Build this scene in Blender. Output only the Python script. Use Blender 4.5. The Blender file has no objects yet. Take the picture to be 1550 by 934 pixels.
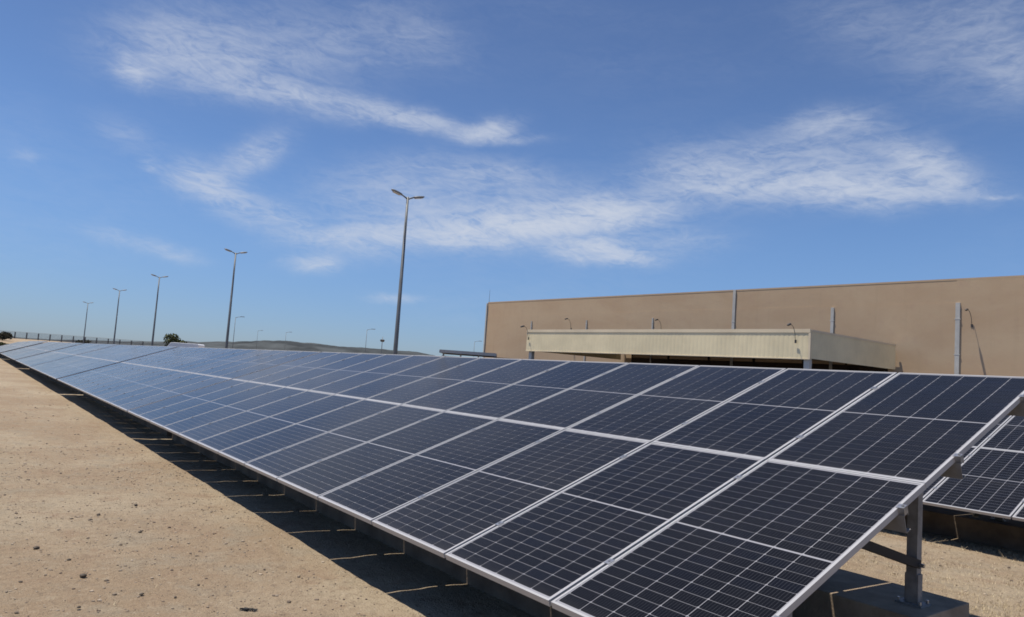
import bpy, bmesh, math, random
import numpy as np
from mathutils import Vector, Matrix, Euler, noise

random.seed(7)
rng = np.random.default_rng(7)
scene = bpy.context.scene
COL = scene.collection

# ------------------------------------------------------------------ camera
CAM = Vector((1.8227, -2.4955, 1.6379))
R_RIGHT = Vector((0.604204, 0.793873, 0.068580))
R_DOWN = Vector((-0.021735, 0.102454, -0.994500))
R_FWD = Vector((-0.796533, 0.599391, 0.079158))
cam_data = bpy.data.cameras.new('camera')
cam = bpy.data.objects.new('camera', cam_data)
COL.objects.link(cam)
m3 = Matrix((R_RIGHT, -R_DOWN, -R_FWD)).transposed()
cam.matrix_world = Matrix.Translation(CAM) @ m3.to_4x4()
cam_data.sensor_width = 36.0
cam_data.lens = 25.188
cam_data.shift_y = 17 / 1550
cam_data.clip_start = 0.05
cam_data.clip_end = 6000
scene.camera = cam

# ------------------------------------------------------------------ light and exposure
SUN_TRAVEL = Vector((0.20, 0.225, -1.0)).normalized()
to_sun = -SUN_TRAVEL
sun_el = math.asin(to_sun.z)
sun_rot = math.atan2(to_sun.x, to_sun.y)
sd = bpy.data.lights.new('sun', 'SUN')
sd.energy = 4.9
sd.angle = math.radians(0.5)
sd.color = (1.0, 0.925, 0.81)
sun = bpy.data.objects.new('sun', sd)
COL.objects.link(sun)
sun.rotation_euler = SUN_TRAVEL.to_track_quat('-Z', 'Y').to_euler()
sun.location = (0, 0, 60)

scene.view_settings.view_transform = 'Standard'
scene.view_settings.look = 'None'
scene.view_settings.exposure = 0.0
scene.view_settings.gamma = 1.0
scene.view_settings.use_curve_mapping = False
scene.cycles.max_bounces = 6
scene.cycles.diffuse_bounces = 1
scene.cycles.glossy_bounces = 3
scene.cycles.use_denoising = True
scene.cycles.filter_width = 1.7


class NT:
    """small helper around a node tree"""
    def __init__(self, tree):
        self.t = tree
        self.n = tree.nodes
        self.l = tree.links

    def node(self, typ, **kw):
        nd = self.n.new(typ)
        for k, v in kw.items():
            setattr(nd, k, v)
        return nd

    def put(self, sock, v):
        if hasattr(v, 'is_output'):
            self.l.new(v, sock)
        else:
            sock.default_value = v

    def math(self, op, a, b=None, c=None, clamp=False):
        nd = self.n.new('ShaderNodeMath')
        nd.operation = op
        nd.use_clamp = clamp
        self.put(nd.inputs[0], a)
        if b is not None:
            self.put(nd.inputs[1], b)
        if c is not None:
            self.put(nd.inputs[2], c)
        return nd.outputs[0]

    def mix(self, f, a, b, blend='MIX'):
        nd = self.n.new('ShaderNodeMix')
        nd.data_type = 'RGBA'
        nd.blend_type = blend
        self.put(nd.inputs['Factor'], f)
        for s, v in ((nd.inputs[6], a), (nd.inputs[7], b)):
            if hasattr(v, 'is_output'):
                self.l.new(v, s)
            else:
                s.default_value = (v[0], v[1], v[2], 1.0)
        return nd.outputs[2]

    def noise(self, vec, scale, detail=4.0, rough=0.55, dist=0.0):
        nd = self.n.new('ShaderNodeTexNoise')
        nd.inputs['Scale'].default_value = scale
        nd.inputs['Detail'].default_value = detail
        nd.inputs['Roughness'].default_value = rough
        nd.inputs['Distortion'].default_value = dist
        if vec is not None:
            self.l.new(vec, nd.inputs['Vector'])
        return nd.outputs['Fac'], nd.outputs['Color']

    def ramp(self, f, lo, hi):
        nd = self.n.new('ShaderNodeMapRange')
        nd.interpolation_type = 'SMOOTHSTEP'
        self.put(nd.inputs['Value'], f)
        nd.inputs['From Min'].default_value = lo
        nd.inputs['From Max'].default_value = hi
        return nd.outputs['Result']

    def xyz(self, x, y, z):
        nd = self.n.new('ShaderNodeCombineXYZ')
        self.put(nd.inputs[0], x)
        self.put(nd.inputs[1], y)
        self.put(nd.inputs[2], z)
        return nd.outputs[0]


# ------------------------------------------------------------------ sky with high cirrus
SKY_STRENGTH = 0.105
# soft streaks of cirrus: azimuth (deg, from the north-west look), elevation, half length, half width, tilt, density
CIRRUS = [(-27.8, 22.05, 4.56, 1.68, 0.361, 0.32), (-25.03, 21.0, 5.99, 1.54, 0.117, 0.55), (-18.01, 23.35, 8.8, 2.16, 0.151, 0.3), (-29.43, 19.33, 1.25, 0.77, -0.059, 0.85), (-18.28, 19.69, 6.17, 0.8, 0.006, 0.85), (-9.39, 19.58, 4.66, 0.55, -0.111, 1.1), (-3.1, 19.36, 2.41, 0.6, 0.201, 1.1), (-1.57, 18.79, 3.66, 0.29, 0.05, 0.35), (-21.22, 14.98, 3.03, 0.86, 0.621, 0.65), (-24.57, 12.59, 2.07, 0.96, -0.01, 0.7), (-22.17, 11.59, 2.92, 0.96, -0.203, 0.7), (-18.54, 10.76, 2.72, 0.86, -0.2, 0.5), (-27.72, 13.22, 0.9, 0.48, -0.058, 0.35), (-10.43, 14.11, 6.61, 1.68, 0.176, 0.42), (-2.14, 15.77, 5.94, 1.06, -0.019, 0.45), (-5.53, 11.75, 7.2, 1.5, 0.026, 0.6), (-0.25, 11.9, 5.2, 0.8, 0.11, 1.5), (6.57, 13.4, 5.0, 0.95, 0.11, 1.5), (3.59, 13.2, 9.4, 1.5, 0.05, 0.55), (-14.97, 9.7, 3.59, 0.67, 0.114, 0.5), (-15.81, 7.5, 2.0, 0.53, 0.063, 0.8), (-10.0, 10.4, 4.6, 0.75, 0.13, 1.0), (-4.5, 10.8, 3.5, 0.6, 0.12, 1.1), (-12.09, 8.97, 4.99, 0.77, 0.102, 0.25), (15.59, 17.23, 5.15, 1.25, -0.039, 0.5), (17.06, 15.5, 6.51, 1.0, -0.074, 1.1), (25.4, 15.6, 5.92, 1.05, -0.053, 1.1), (30.5, 16.2, 2.8, 0.8, -0.463, 1.1), (29.71, 14.72, 4.31, 0.43, -0.114, 0.6), (34.31, 14.14, 1.37, 0.14, -0.098, 0.5), (23.66, 19.85, 3.12, 0.77, 0.011, 0.5), (22.25, 18.08, 5.33, 1.34, -0.052, 0.4), (27.63, 18.1, 3.67, 0.96, -0.33, 0.35), (25.02, 14.92, 5.26, 0.77, -0.044, 0.5), (5.92, 10.9, 3.4, 0.55, 0.085, 1.4), (8.2, 10.0, 4.0, 0.5, 0.022, 1.3), (12.9, 11.52, 3.91, 0.67, -0.012, 0.3), (-29.86, 7.91, 2.07, 0.43, -0.093, 0.3), (-25.91, 7.27, 2.12, 0.43, -0.142, 0.4), (-9.29, 5.54, 2.22, 0.29, 0.047, 0.45), (32.75, 24.44, 4.65, 2.88, 0.21, 0.3), (34.76, 21.78, 2.37, 1.68, -0.722, 0.35), (25.84, 26.13, 4.95, 1.92, -0.283, 0.18), (-35.13, 12.09, 0.93, 0.38, 0.165, 0.2), (-9.42, 25.48, 4.69, 1.44, -0.228, 0.2), (-29.78, 15.09, 2.33, 0.77, -0.191, 0.2)]


def build_world():
    w = bpy.data.worlds.new('World')
    scene.world = w
    w.use_nodes = True
    n = NT(w.node_tree)
    n.n.clear()
    out = n.node('ShaderNodeOutputWorld')
    bg = n.node('ShaderNodeBackground')
    bg.inputs['Strength'].default_value = SKY_STRENGTH
    n.l.new(bg.outputs[0], out.inputs['Surface'])
    sky = n.node('ShaderNodeTexSky', sky_type='NISHITA')
    sky.sun_disc = False
    sky.sun_elevation = sun_el
    sky.sun_rotation = sun_rot
    sky.altitude = 60
    sky.air_density = 1.0
    sky.dust_density = 0.25
    sky.ozone_density = 3.0
    tc = n.node('ShaderNodeTexCoord')
    sep = n.node('ShaderNodeSeparateXYZ')
    n.l.new(tc.outputs['Generated'], sep.inputs[0])
    dx, dy, dz = sep.outputs
    fx, fy = -0.79904, 0.601278
    f = n.math('ADD', n.math('MULTIPLY', dx, fx), n.math('MULTIPLY', dy, fy))
    r = n.math('ADD', n.math('MULTIPLY', dx, fy), n.math('MULTIPLY', dy, -fx))
    az = n.math('MULTIPLY', n.math('ARCTAN2', r, f), 57.29578)
    el = n.math('MULTIPLY', n.math('ARCSINE', dz), 57.29578)
    base = n.xyz(az, el, 0.0)
    # feathered edges: the streak coordinates wander with a soft noise
    _, wc = n.noise(base, 0.16, 5.0, 0.6)
    ws = n.node('ShaderNodeSeparateXYZ')
    n.l.new(wc, ws.inputs[0])
    az2 = n.math('ADD', az, n.math('MULTIPLY', n.math('SUBTRACT', ws.outputs[0], 0.5), 2.8))
    el2 = n.math('ADD', el, n.math('MULTIPLY', n.math('SUBTRACT', ws.outputs[1], 0.5), 1.7))
    total = None
    for a, e, hl, hw, t, d in CIRRUS:
        ca, sa = math.cos(t), math.sin(t)
        da = n.math('SUBTRACT', az2, a)
        de = n.math('SUBTRACT', el2, e)
        u = n.math('ADD', n.math('MULTIPLY', da, ca / (hl * 0.85)), n.math('MULTIPLY', de, sa / (hl * 0.85)))
        v = n.math('ADD', n.math('MULTIPLY', da, -sa / (hw * 1.15)), n.math('MULTIPLY', de, ca / (hw * 1.15)))
        q = n.math('ADD', n.math('MULTIPLY', u, u), n.math('MULTIPLY', v, v))
        g = n.math('MULTIPLY', n.math('POWER', 2.718, n.math('MULTIPLY', q, -1.0)), d)
        total = g if total is None else n.math('ADD', total, g)
    # fibres
    fib = n.xyz(n.math('MULTIPLY', az2, 0.17), n.math('SUBTRACT', n.math('MULTIPLY', el2, 0.70), n.math('MULTIPLY', az2, 0.06)), 0.0)
    f1, _ = n.noise(fib, 1.0, 9.0, 0.60, 1.1)
    fib2 = n.xyz(n.math('MULTIPLY', az, 0.55), n.math('ADD', n.math('MULTIPLY', el, 1.5), n.math('MULTIPLY', az, 0.2)), 3.0)
    f2, _ = n.noise(fib2, 1.0, 8.0, 0.62, 1.6)
    fibre = n.math('ADD', n.math('MULTIPLY', n.ramp(f1, 0.30, 0.70), 0.75), n.math('MULTIPLY', n.ramp(f2, 0.32, 0.72), 0.55))
    dens = n.math('MULTIPLY', total, n.math('ADD', n.math('MULTIPLY', fibre, 0.95), 0.20))
    # thin veil that goes on over the whole sky
    big, _ = n.noise(n.xyz(n.math('MULTIPLY', az, 0.02), n.math('MULTIPLY', el, 0.05), 7.0), 1.0, 4.0, 0.55, 0.5)
    veil = n.math('MULTIPLY', n.math('MULTIPLY', n.ramp(big, 0.42, 0.8), fibre), 0.14)
    dens = n.math('ADD', n.math('SUBTRACT', 1.0, n.math('POWER', 2.718, n.math('MULTIPLY', dens, -1.15))), veil)
    dens = n.math('MULTIPLY', dens, n.ramp(el, 1.0, 6.0))
    k = 1.0 / SKY_STRENGTH
    cloud = (0.60 * k, 0.65 * k, 0.75 * k)
    # clear dry air: deeper blue aloft, muted blue at the horizon
    tint = n.mix(n.ramp(el, -2.0, 13.0), (0.47, 0.60, 0.92), (0.71, 0.85, 1.07))
    tint = n.mix(n.ramp(el, 12.0, 30.0), tint, (0.72, 0.785, 0.95))
    clear = n.mix(1.0, sky.outputs[0], tint, 'MULTIPLY')
    colr = n.mix(n.math('MULTIPLY', dens, 0.92, clamp=True), clear, cloud)
    n.l.new(colr, bg.inputs['Color'])


build_world()


# ------------------------------------------------------------------ helpers
class MB:
    """collects boxes, tubes and loose faces and links them as ONE mesh object"""
    def __init__(self):
        self.v, self.f, self.m = [], [], []

    def add(self, verts, faces, mi=0, M=None):
        o = len(self.v)
        for p in verts:
            p = Vector(p)
            self.v.append(tuple(M @ p) if M is not None else tuple(p))
        for fc in faces:
            self.f.append([i + o for i in fc])
            self.m.append(mi)

    def box(self, x0, x1, y0, y1, z0, z1, mi=0, M=None):
        vs = [(x0, y0, z0), (x1, y0, z0), (x1, y1, z0), (x0, y1, z0), (x0, y0, z1), (x1, y0, z1), (x1, y1, z1), (x0, y1, z1)]
        fs = [(0, 3, 2, 1), (4, 5, 6, 7), (0, 1, 5, 4), (1, 2, 6, 5), (2, 3, 7, 6), (3, 0, 4, 7)]
        self.add(vs, fs, mi, M)

    def tube(self, pts, radii, n=10, mi=0, cap=True):
        pts = [Vector(p) for p in pts]
        rings = []
        up = Vector((0, 0, 1))
        for i, p in enumerate(pts):
            d = (pts[min(i + 1, len(pts) - 1)] - pts[max(i - 1, 0)]).normalized()
            a = d.cross(up)
            if a.length < 1e-3:
                a = d.cross(Vector((0, 1, 0)))
            a.normalize()
            b = a.cross(d).normalized()
            r = radii[i] if isinstance(radii, (list, tuple)) else radii
            rings.append([p + (a * math.cos(2 * math.pi * k / n) + b * math.sin(2 * math.pi * k / n)) * r for k in range(n)])
        vs = [v for ring in rings for v in ring]
        fs = []
        for i in range(len(rings) - 1):
            for k in range(n):
                k2 = (k + 1) % n
                fs.append((i * n + k, i * n + k2, (i + 1) * n + k2, (i + 1) * n + k))
        if cap:
            fs.append(tuple(range(n - 1, -1, -1)))
            fs.append(tuple((len(rings) - 1) * n + k for k in range(n)))
        self.add(vs, fs, mi)

    def mesh(self, name, mats, smooth=False):
        me = bpy.data.meshes.new(name)
        me.from_pydata(self.v, [], self.f)
        for mt in (mats if isinstance(mats, (list, tuple)) else [mats]):
            me.materials.append(mt)
        me.polygons.foreach_set('material_index', self.m)
        if smooth:
            me.polygons.foreach_set('use_smooth', [True] * len(self.f))
        me.update()
        return me

    def build(self, name, mats, parent=None, smooth=False, bevel=0.0):
        me = self.mesh(name, mats, smooth)
        if bevel > 0:
            bm = bmesh.new()
            bm.from_mesh(me)
            bmesh.ops.bevel(bm, geom=list(bm.edges), offset=bevel, segments=2, affect='EDGES', profile=0.6)
            bm.to_mesh(me)
            bm.free()
        return link(name, me, parent)


def link(name, me, parent=None):
    o = bpy.data.objects.new(name, me)
    COL.objects.link(o)
    if parent is not None:
        o.parent = parent
    return o


def tag(o, label=None, cat=None, group=None, kind=None):
    if label:
        o['label'] = label
    if cat:
        o['category'] = cat
    if group:
        o['group'] = group
    if kind:
        o['kind'] = kind
    return o


def empty(name, loc=(0, 0, 0), rot=(0, 0, 0)):
    o = bpy.data.objects.new(name, None)
    o.empty_display_size = 0.2
    COL.objects.link(o)
    o.location = loc
    o.rotation_euler = rot
    return o


def copy_tree(o, parent=None):
    c = o.copy()
    COL.objects.link(c)
    if parent is not None:
        c.parent = parent
    for ch in list(o.children):
        copy_tree(ch, c)
    return c


def smooth01(a, b, x):
    t = min(1.0, max(0.0, (x - a) / (b - a)))
    return t * t * (3 - 2 * t)


ORD = ['first', 'second', 'third', 'fourth', 'fifth', 'sixth', 'seventh', 'eighth', 'ninth', 'tenth', 'eleventh', 'twelfth', 'thirteenth', 'fourteenth']


# ------------------------------------------------------------------ materials
def new_mat(name):
    m = bpy.data.materials.new(name)
    m.use_nodes = True
    n = NT(m.node_tree)
    p = n.n['Principled BSDF']
    return m, n, p


def plain(name, col, rough=0.6, metal=0.0, var=0.12, scale=3.0, bump=0.0, bscale=40.0, spec=0.5, coord='Object'):
    """a colour broken up by a little grime"""
    m, n, p = new_mat(name)
    tc = n.node('ShaderNodeTexCoord')
    v = tc.outputs[coord]
    f, _ = n.noise(v, scale, 5.0, 0.6)
    lo = tuple(c * (1 - var * 1.3) for c in col)
    hi = tuple(min(1.0, c * (1 + var)) for c in col)
    n.l.new(n.mix(n.ramp(f, 0.3, 0.7), lo, hi), p.inputs['Base Color'])
    p.inputs['Roughness'].default_value = rough
    p.inputs['Metallic'].default_value = metal
    p.inputs['Specular IOR Level'].default_value = spec
    if bump > 0:
        b = n.node('ShaderNodeBump')
        b.inputs['Strength'].default_value = bump
        b.inputs['Distance'].default_value = 0.02
        f2, _ = n.noise(v, bscale, 4.0, 0.6)
        n.l.new(f2, b.inputs['Height'])
        n.l.new(b.outputs[0], p.inputs['Normal'])
    return m


def sand_material():
    m, n, p = new_mat('dry_sandy_soil')
    tc = n.node('ShaderNodeTexCoord')
    v = tc.outputs['Object']
    a, _ = n.noise(v, 0.35, 6.0, 0.6, 0.4)
    b, _ = n.noise(v, 2.2, 6.0, 0.65, 0.3)
    c, _ = n.noise(v, 14.0, 5.0, 0.7)
    d, _ = n.noise(v, 75.0, 3.0, 0.7)
    col = n.mix(n.ramp(a, 0.35, 0.68), (0.33, 0.245, 0.162), (0.43, 0.35, 0.245))
    col = n.mix(n.math('MULTIPLY', n.ramp(b, 0.48, 0.68), 0.75), col, (0.33, 0.275, 0.20))
    col = n.mix(n.math('MULTIPLY', n.ramp(b, 0.48, 0.32), 0.7), col, (0.315, 0.222, 0.147))
    col = n.mix(n.math('MULTIPLY', n.ramp(c, 0.53, 0.70), 0.75), col, (0.215, 0.165, 0.118))
    col = n.mix(n.math('MULTIPLY', n.ramp(c, 0.45, 0.30), 0.6), col, (0.47, 0.39, 0.285))
    col = n.mix(n.math('MULTIPLY', n.ramp(d, 0.54, 0.70), 0.7), col, (0.18, 0.138, 0.10))
    col = n.mix(n.math('MULTIPLY', n.ramp(d, 0.42, 0.26), 0.4), col, (0.50, 0.42, 0.31))
    e, _ = n.noise(v, 5.5, 5.0, 0.7, 0.4)
    col = n.mix(n.math('MULTIPLY', n.ramp(e, 0.54, 0.70), 0.5), col, (0.24, 0.175, 0.118))
    col = n.mix(n.math('MULTIPLY', n.ramp(e, 0.44, 0.32), 0.5), col, (0.42, 0.345, 0.24))
    n.l.new(col, p.inputs['Base Color'])
    p.inputs['Roughness'].default_value = 0.95
    p.inputs['Specular IOR Level'].default_value = 0.15
    bp = n.node('ShaderNodeBump')
    bp.inputs['Strength'].default_value = 1.0
    bp.inputs['Distance'].default_value = 0.06
    h = n.math('ADD', n.math('MULTIPLY', b, 0.5), n.math('ADD', n.math('MULTIPLY', c, 0.55), n.math('MULTIPLY', d, 0.3)))
    n.l.new(h, bp.inputs['Height'])
    n.l.new(bp.outputs[0], p.inputs['Normal'])
    return m


TILT = math.radians(20.5086)
CT, ST = math.cos(TILT), math.sin(TILT)


def glass_laminate(name, base, busbars=False):
    """a surface under the module's front glass, with the dust that lies on it"""
    m, n, p = new_mat(name)
    tc = n.node('ShaderNodeTexCoord')
    oi = n.node('ShaderNodeObjectInfo')
    geo = n.node('ShaderNodeNewGeometry')
    if busbars:
        rnd = n.math('FRACT', n.math('ADD', n.math('MULTIPLY', oi.outputs['Random'], 7.31), geo.outputs['Random Per Island']))
        col = n.mix(n.ramp(rnd, 0.6, 1.0), base, (base[0] * 0.95, base[1] * 1.15, base[2] * 1.6))
        sep = n.node('ShaderNodeSeparateXYZ')
        n.l.new(tc.outputs['Object'], sep.inputs[0])
        fr = n.math('FRACT', n.math('ADD', n.math('MULTIPLY', sep.outputs[0], 9.0 / 0.1595), 100.0))
        line = n.math('LESS_THAN', n.math('ABSOLUTE', n.math('SUBTRACT', fr, 0.5)), 0.035)
        col = n.mix(n.math('MULTIPLY', line, 0.14), col, (0.4, 0.41, 0.44))
    else:
        col = n.mix(0.0, base, base)
    # dust film: mostly even, a little heavier in patches
    f, _ = n.noise(geo.outputs['Position'], 1.3, 5.0, 0.6)
    f3, _ = n.noise(geo.outputs['Position'], 9.0, 4.0, 0.65)
    depth = n.math('MULTIPLY_ADD', n.ramp(n.math('ADD', n.math('MULTIPLY', f, 0.7), n.math('MULTIPLY', f3, 0.3)), 0.35, 0.7), 0.0042, 0.0038)
    # every module is a little differently dirty, and dirt gathers along its lower edge
    ps = n.node('ShaderNodeSeparateXYZ')
    n.l.new(geo.outputs['Position'], ps.inputs[0])
    along = n.math('DIVIDE', n.math('ADD', n.math('MULTIPLY', ps.outputs[1], CT), n.math('MULTIPLY', n.math('SUBTRACT', ps.outputs[2], 0.51), ST)), 1.981)
    wn = n.node('ShaderNodeTexWhiteNoise', noise_dimensions='2D')
    n.l.new(n.xyz(n.math('FLOOR', n.math('DIVIDE', ps.outputs[0], 1.02)), n.math('FLOOR', along), 0.0), wn.inputs['Vector'])
    depth = n.math('MULTIPLY', depth, n.math('MULTIPLY_ADD', wn.outputs['Value'], 0.9, 0.6))
    edge = n.ramp(n.math('ADD', n.math('FRACT', along), n.math('MULTIPLY', n.math('SUBTRACT', f3, 0.5), 0.05)), 0.06, 0.0)
    depth = n.math('MULTIPLY_ADD', edge, 0.008, depth)
    n.l.new(col, p.inputs['Base Color'])
    p.inputs['Roughness'].default_value = 0.12
    p.inputs['IOR'].default_value = 1.5
    p.inputs['Specular IOR Level'].default_value = 0.15     # anti-reflection coated solar glass
    # a thin film of dust covers more of the glass the more slantwise one looks through it
    lw = n.node('ShaderNodeLayerWeight')
    lw.inputs['Blend'].default_value = 0.5
    cosv = n.math('MAXIMUM', n.math('SUBTRACT', 1.0, lw.outputs['Facing']), 0.01)
    cover = n.math('SUBTRACT', 1.0, n.math('POWER', 2.718, n.math('DIVIDE', n.math('MULTIPLY', depth, -1.0), cosv)))
    dif = n.node('ShaderNodeBsdfDiffuse')
    dif.inputs['Color'].default_value = (0.52, 0.49, 0.45, 1)
    mx = n.node('ShaderNodeMixShader')
    n.l.new(cover, mx.inputs[0])
    n.l.new(p.outputs[0], mx.inputs[1])
    n.l.new(dif.outputs[0], mx.inputs[2])
    n.l.new(mx.outputs[0], n.n['Material Output'].inputs['Surface'])
    return m


MAT = {}
MAT['sand'] = sand_material()
MAT['cell'] = glass_laminate('monocrystalline_cell', (0.0030, 0.0030, 0.0040), True)
MAT['backsheet'] = glass_laminate('backsheet_under_glass', (0.31, 0.31, 0.335))
MAT['frame'] = plain('anodised_aluminium', (0.46, 0.46, 0.465), 0.42, 0.15, 0.04, 2.0)
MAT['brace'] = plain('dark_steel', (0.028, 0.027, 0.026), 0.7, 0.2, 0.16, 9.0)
MAT['steel'] = plain('galvanised_steel', (0.27, 0.265, 0.26), 0.55, 0.25, 0.2, 9.0, 0.05, 60)
MAT['purlin'] = plain('galvanised_purlin', (0.30, 0.29, 0.275), 0.5, 0.3, 0.14, 8.0)
MAT['bolt'] = plain('zinc_bolt', (0.5, 0.5, 0.5), 0.35, 0.9, 0.1, 20.0)
MAT['concrete'] = plain('cast_concrete', (0.165, 0.130, 0.098), 0.9, 0.0, 0.25, 2.5, 0.35, 22, 0.2)  # darkened so the colour itself carries the deep shade under the panels
MAT['lightened_concrete'] = plain('lightened_concrete', (0.36, 0.28, 0.20), 0.9, 0.0, 0.25, 2.5, 0.35, 22, 0.2)  # paler copy of the concrete, imitating the brighter shade on the rear beams
MAT['stone'] = plain('grey_brown_stone', (0.12, 0.10, 0.08), 0.9, 0.0, 0.3, 18.0, 0.3, 60, 0.2)
MAT['rubber'] = plain('dark_scrap', (0.035, 0.034, 0.033), 0.8, 0.0, 0.3, 30.0, 0.4, 90, 0.3)
MAT['pole'] = plain('weathered_grey_pole', (0.17, 0.18, 0.185), 0.55, 0.35, 0.15, 1.2)
MAT['lamp_head'] = plain('grey_lamp_housing', (0.24, 0.245, 0.25), 0.5, 0.2, 0.1, 4.0)
MAT['lens'] = plain('frosted_lamp_cover', (0.55, 0.55, 0.53), 0.25, 0.0, 0.05, 4.0)
MAT['dark_metal'] = plain('dark_painted_metal', (0.09, 0.085, 0.08), 0.6, 0.1, 0.2, 4.0)
MAT['grey_pipe'] = plain('pale_grey_downpipe', (0.55, 0.54, 0.50), 0.6, 0.0, 0.1, 1.5)
MAT['door'] = plain('shade_dark_brown', (0.035, 0.024, 0.018), 0.75, 0.0, 0.2, 0.6)  # near-black brown puts the shade under canopy and shed into the colour
MAT['asphalt'] = plain('asphalt', (0.05, 0.05, 0.052), 0.9, 0.0, 0.2, 2.0, 0.3, 60, 0.3)
MAT['kerb'] = plain('kerb_concrete', (0.36, 0.35, 0.33), 0.9, 0.0, 0.15, 2.0, 0.2, 20, 0.2)
MAT['paint'] = plain('road_paint', (0.75, 0.74, 0.70), 0.7, 0.0, 0.1, 6.0)
MAT['roof'] = plain('grey_roof_sheet', (0.42, 0.42, 0.41), 0.6, 0.2, 0.1, 0.8)
MAT['brown_roof'] = plain('rusty_brown_sheet', (0.16, 0.10, 0.07), 0.8, 0.0, 0.2, 1.0)
MAT['cream'] = plain('cream_corrugated_sheet', (0.88, 0.765, 0.50), 0.55, 0.0, 0.07, 0.6)
MAT['cream_trim'] = plain('cream_flashing', (0.80, 0.68, 0.48), 0.5, 0.0, 0.06, 0.6)
MAT['soffit'] = plain('shade_dark_soffit', (0.025, 0.018, 0.014), 0.8, 0.0, 0.15, 1.0)  # blackened colour imitates shade on the canopy underside and shed ceiling
MAT['white'] = plain('white_vehicle_paint', (0.88, 0.88, 0.87), 0.3, 0.0, 0.03, 1.0)
MAT['window'] = plain('dark_vehicle_glass', (0.02, 0.022, 0.025), 0.08, 0.0, 0.1, 1.0)
MAT['tyre'] = plain('black_tyre', (0.02, 0.02, 0.02), 0.85, 0.0, 0.2, 8.0)
MAT['bark'] = plain('brown_bark', (0.12, 0.085, 0.06), 0.9, 0.0, 0.25, 8.0, 0.4, 30)
MAT['scrub'] = plain('hazy_scrub_hillside', (0.072, 0.080, 0.082), 0.95, 0.0, 0.35, 0.03, 0.0, 40, 0.1)
MAT['fence_post'] = plain('dark_fence_post', (0.10, 0.105, 0.115), 0.8, 0.0, 0.15, 1.0)
MAT['wire'] = plain('grey_wire', (0.16, 0.17, 0.18), 0.6, 0.3, 0.1, 1.0)


def wall_material():
    m, n, p = new_mat('tan_rendered_wall')
    tc = n.node('ShaderNodeTexCoord')
    v = tc.outputs['Object']
    mp = n.node('ShaderNodeMapping')
    mp.inputs['Scale'].default_value = (0.16, 0.16, 0.32)
    n.l.new(v, mp.inputs['Vector'])
    a, _ = n.noise(mp.outputs[0], 1.0, 6.0, 0.6, 0.5)
    mp2 = n.node('ShaderNodeMapping')
    mp2.inputs['Scale'].default_value = (2.2, 2.2, 0.12)
    n.l.new(v, mp2.inputs['Vector'])
    s, _ = n.noise(mp2.outputs[0], 1.0, 4.0, 0.6)
    b, _ = n.noise(v, 1.4, 5.0, 0.65)
    col = n.mix(n.ramp(a, 0.3, 0.7), (0.535, 0.385, 0.25), (0.59, 0.448, 0.297))
    col = n.mix(n.math('MULTIPLY', n.ramp(b, 0.5, 0.75), 0.35), col, (0.50, 0.34, 0.25))
    col = n.mix(n.math('MULTIPLY', n.ramp(s, 0.52, 0.8), 0.16), col, (0.34, 0.26, 0.18))
    n.l.new(col, p.inputs['Base Color'])
    p.inputs['Roughness'].default_value = 0.92
    p.inputs['Specular IOR Level'].default_value = 0.15
    bp = n.node('ShaderNodeBump')
    bp.inputs['Strength'].default_value = 0.15
    bp.inputs['Distance'].default_value = 0.05
    n.l.new(b, bp.inputs['Height'])
    n.l.new(bp.outputs[0], p.inputs['Normal'])
    return m


MAT['wall'] = wall_material()


def leaf_material(name, dark, light):
    m, n, p = new_mat(name)
    geo = n.node('ShaderNodeNewGeometry')
    n.l.new(n.mix(geo.outputs['Random Per Island'], dark, light), p.inputs['Base Color'])
    p.inputs['Roughness'].default_value = 0.75
    p.inputs['Specular IOR Level'].default_value = 0.2
    return m


MAT['leaf_green'] = leaf_material('olive_green_leaves', (0.035, 0.05, 0.022), (0.11, 0.115, 0.045))
MAT['leaf_yellow'] = leaf_material('yellow_green_leaves', (0.10, 0.12, 0.035), (0.24, 0.24, 0.08))
MAT['leaf_dark'] = leaf_material('dark_scrub_leaves', (0.03, 0.034, 0.025), (0.075, 0.07, 0.05))
MAT['straw'] = leaf_material('dry_straw', (0.42, 0.33, 0.205), (0.68, 0.57, 0.38))
MAT['pebble'] = leaf_material('mixed_pebbles', (0.14, 0.108, 0.082), (0.44, 0.36, 0.27))


# ------------------------------------------------------------------ ground
def ground_z(x, y):
    z = -0.13 * smooth01(3.4, 7.4, y)
    z += 3.0 * smooth01(150, 285, -x) * (1 - smooth01(500, 900, -x) * 0.2)
    return z


def axis(fine0, fine1, step, far):
    a = list(np.arange(fine0, fine1, step))
    lo, s = a[0], step
    left = []
    while lo > -far:
        s *= 1.16
        lo -= s
        left.append(lo)
    hi, s = a[-1], step
    right = []
    while hi < far:
        s *= 1.16
        hi += s
        right.append(hi)
    return np.array(left[::-1] + a + right)


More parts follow.
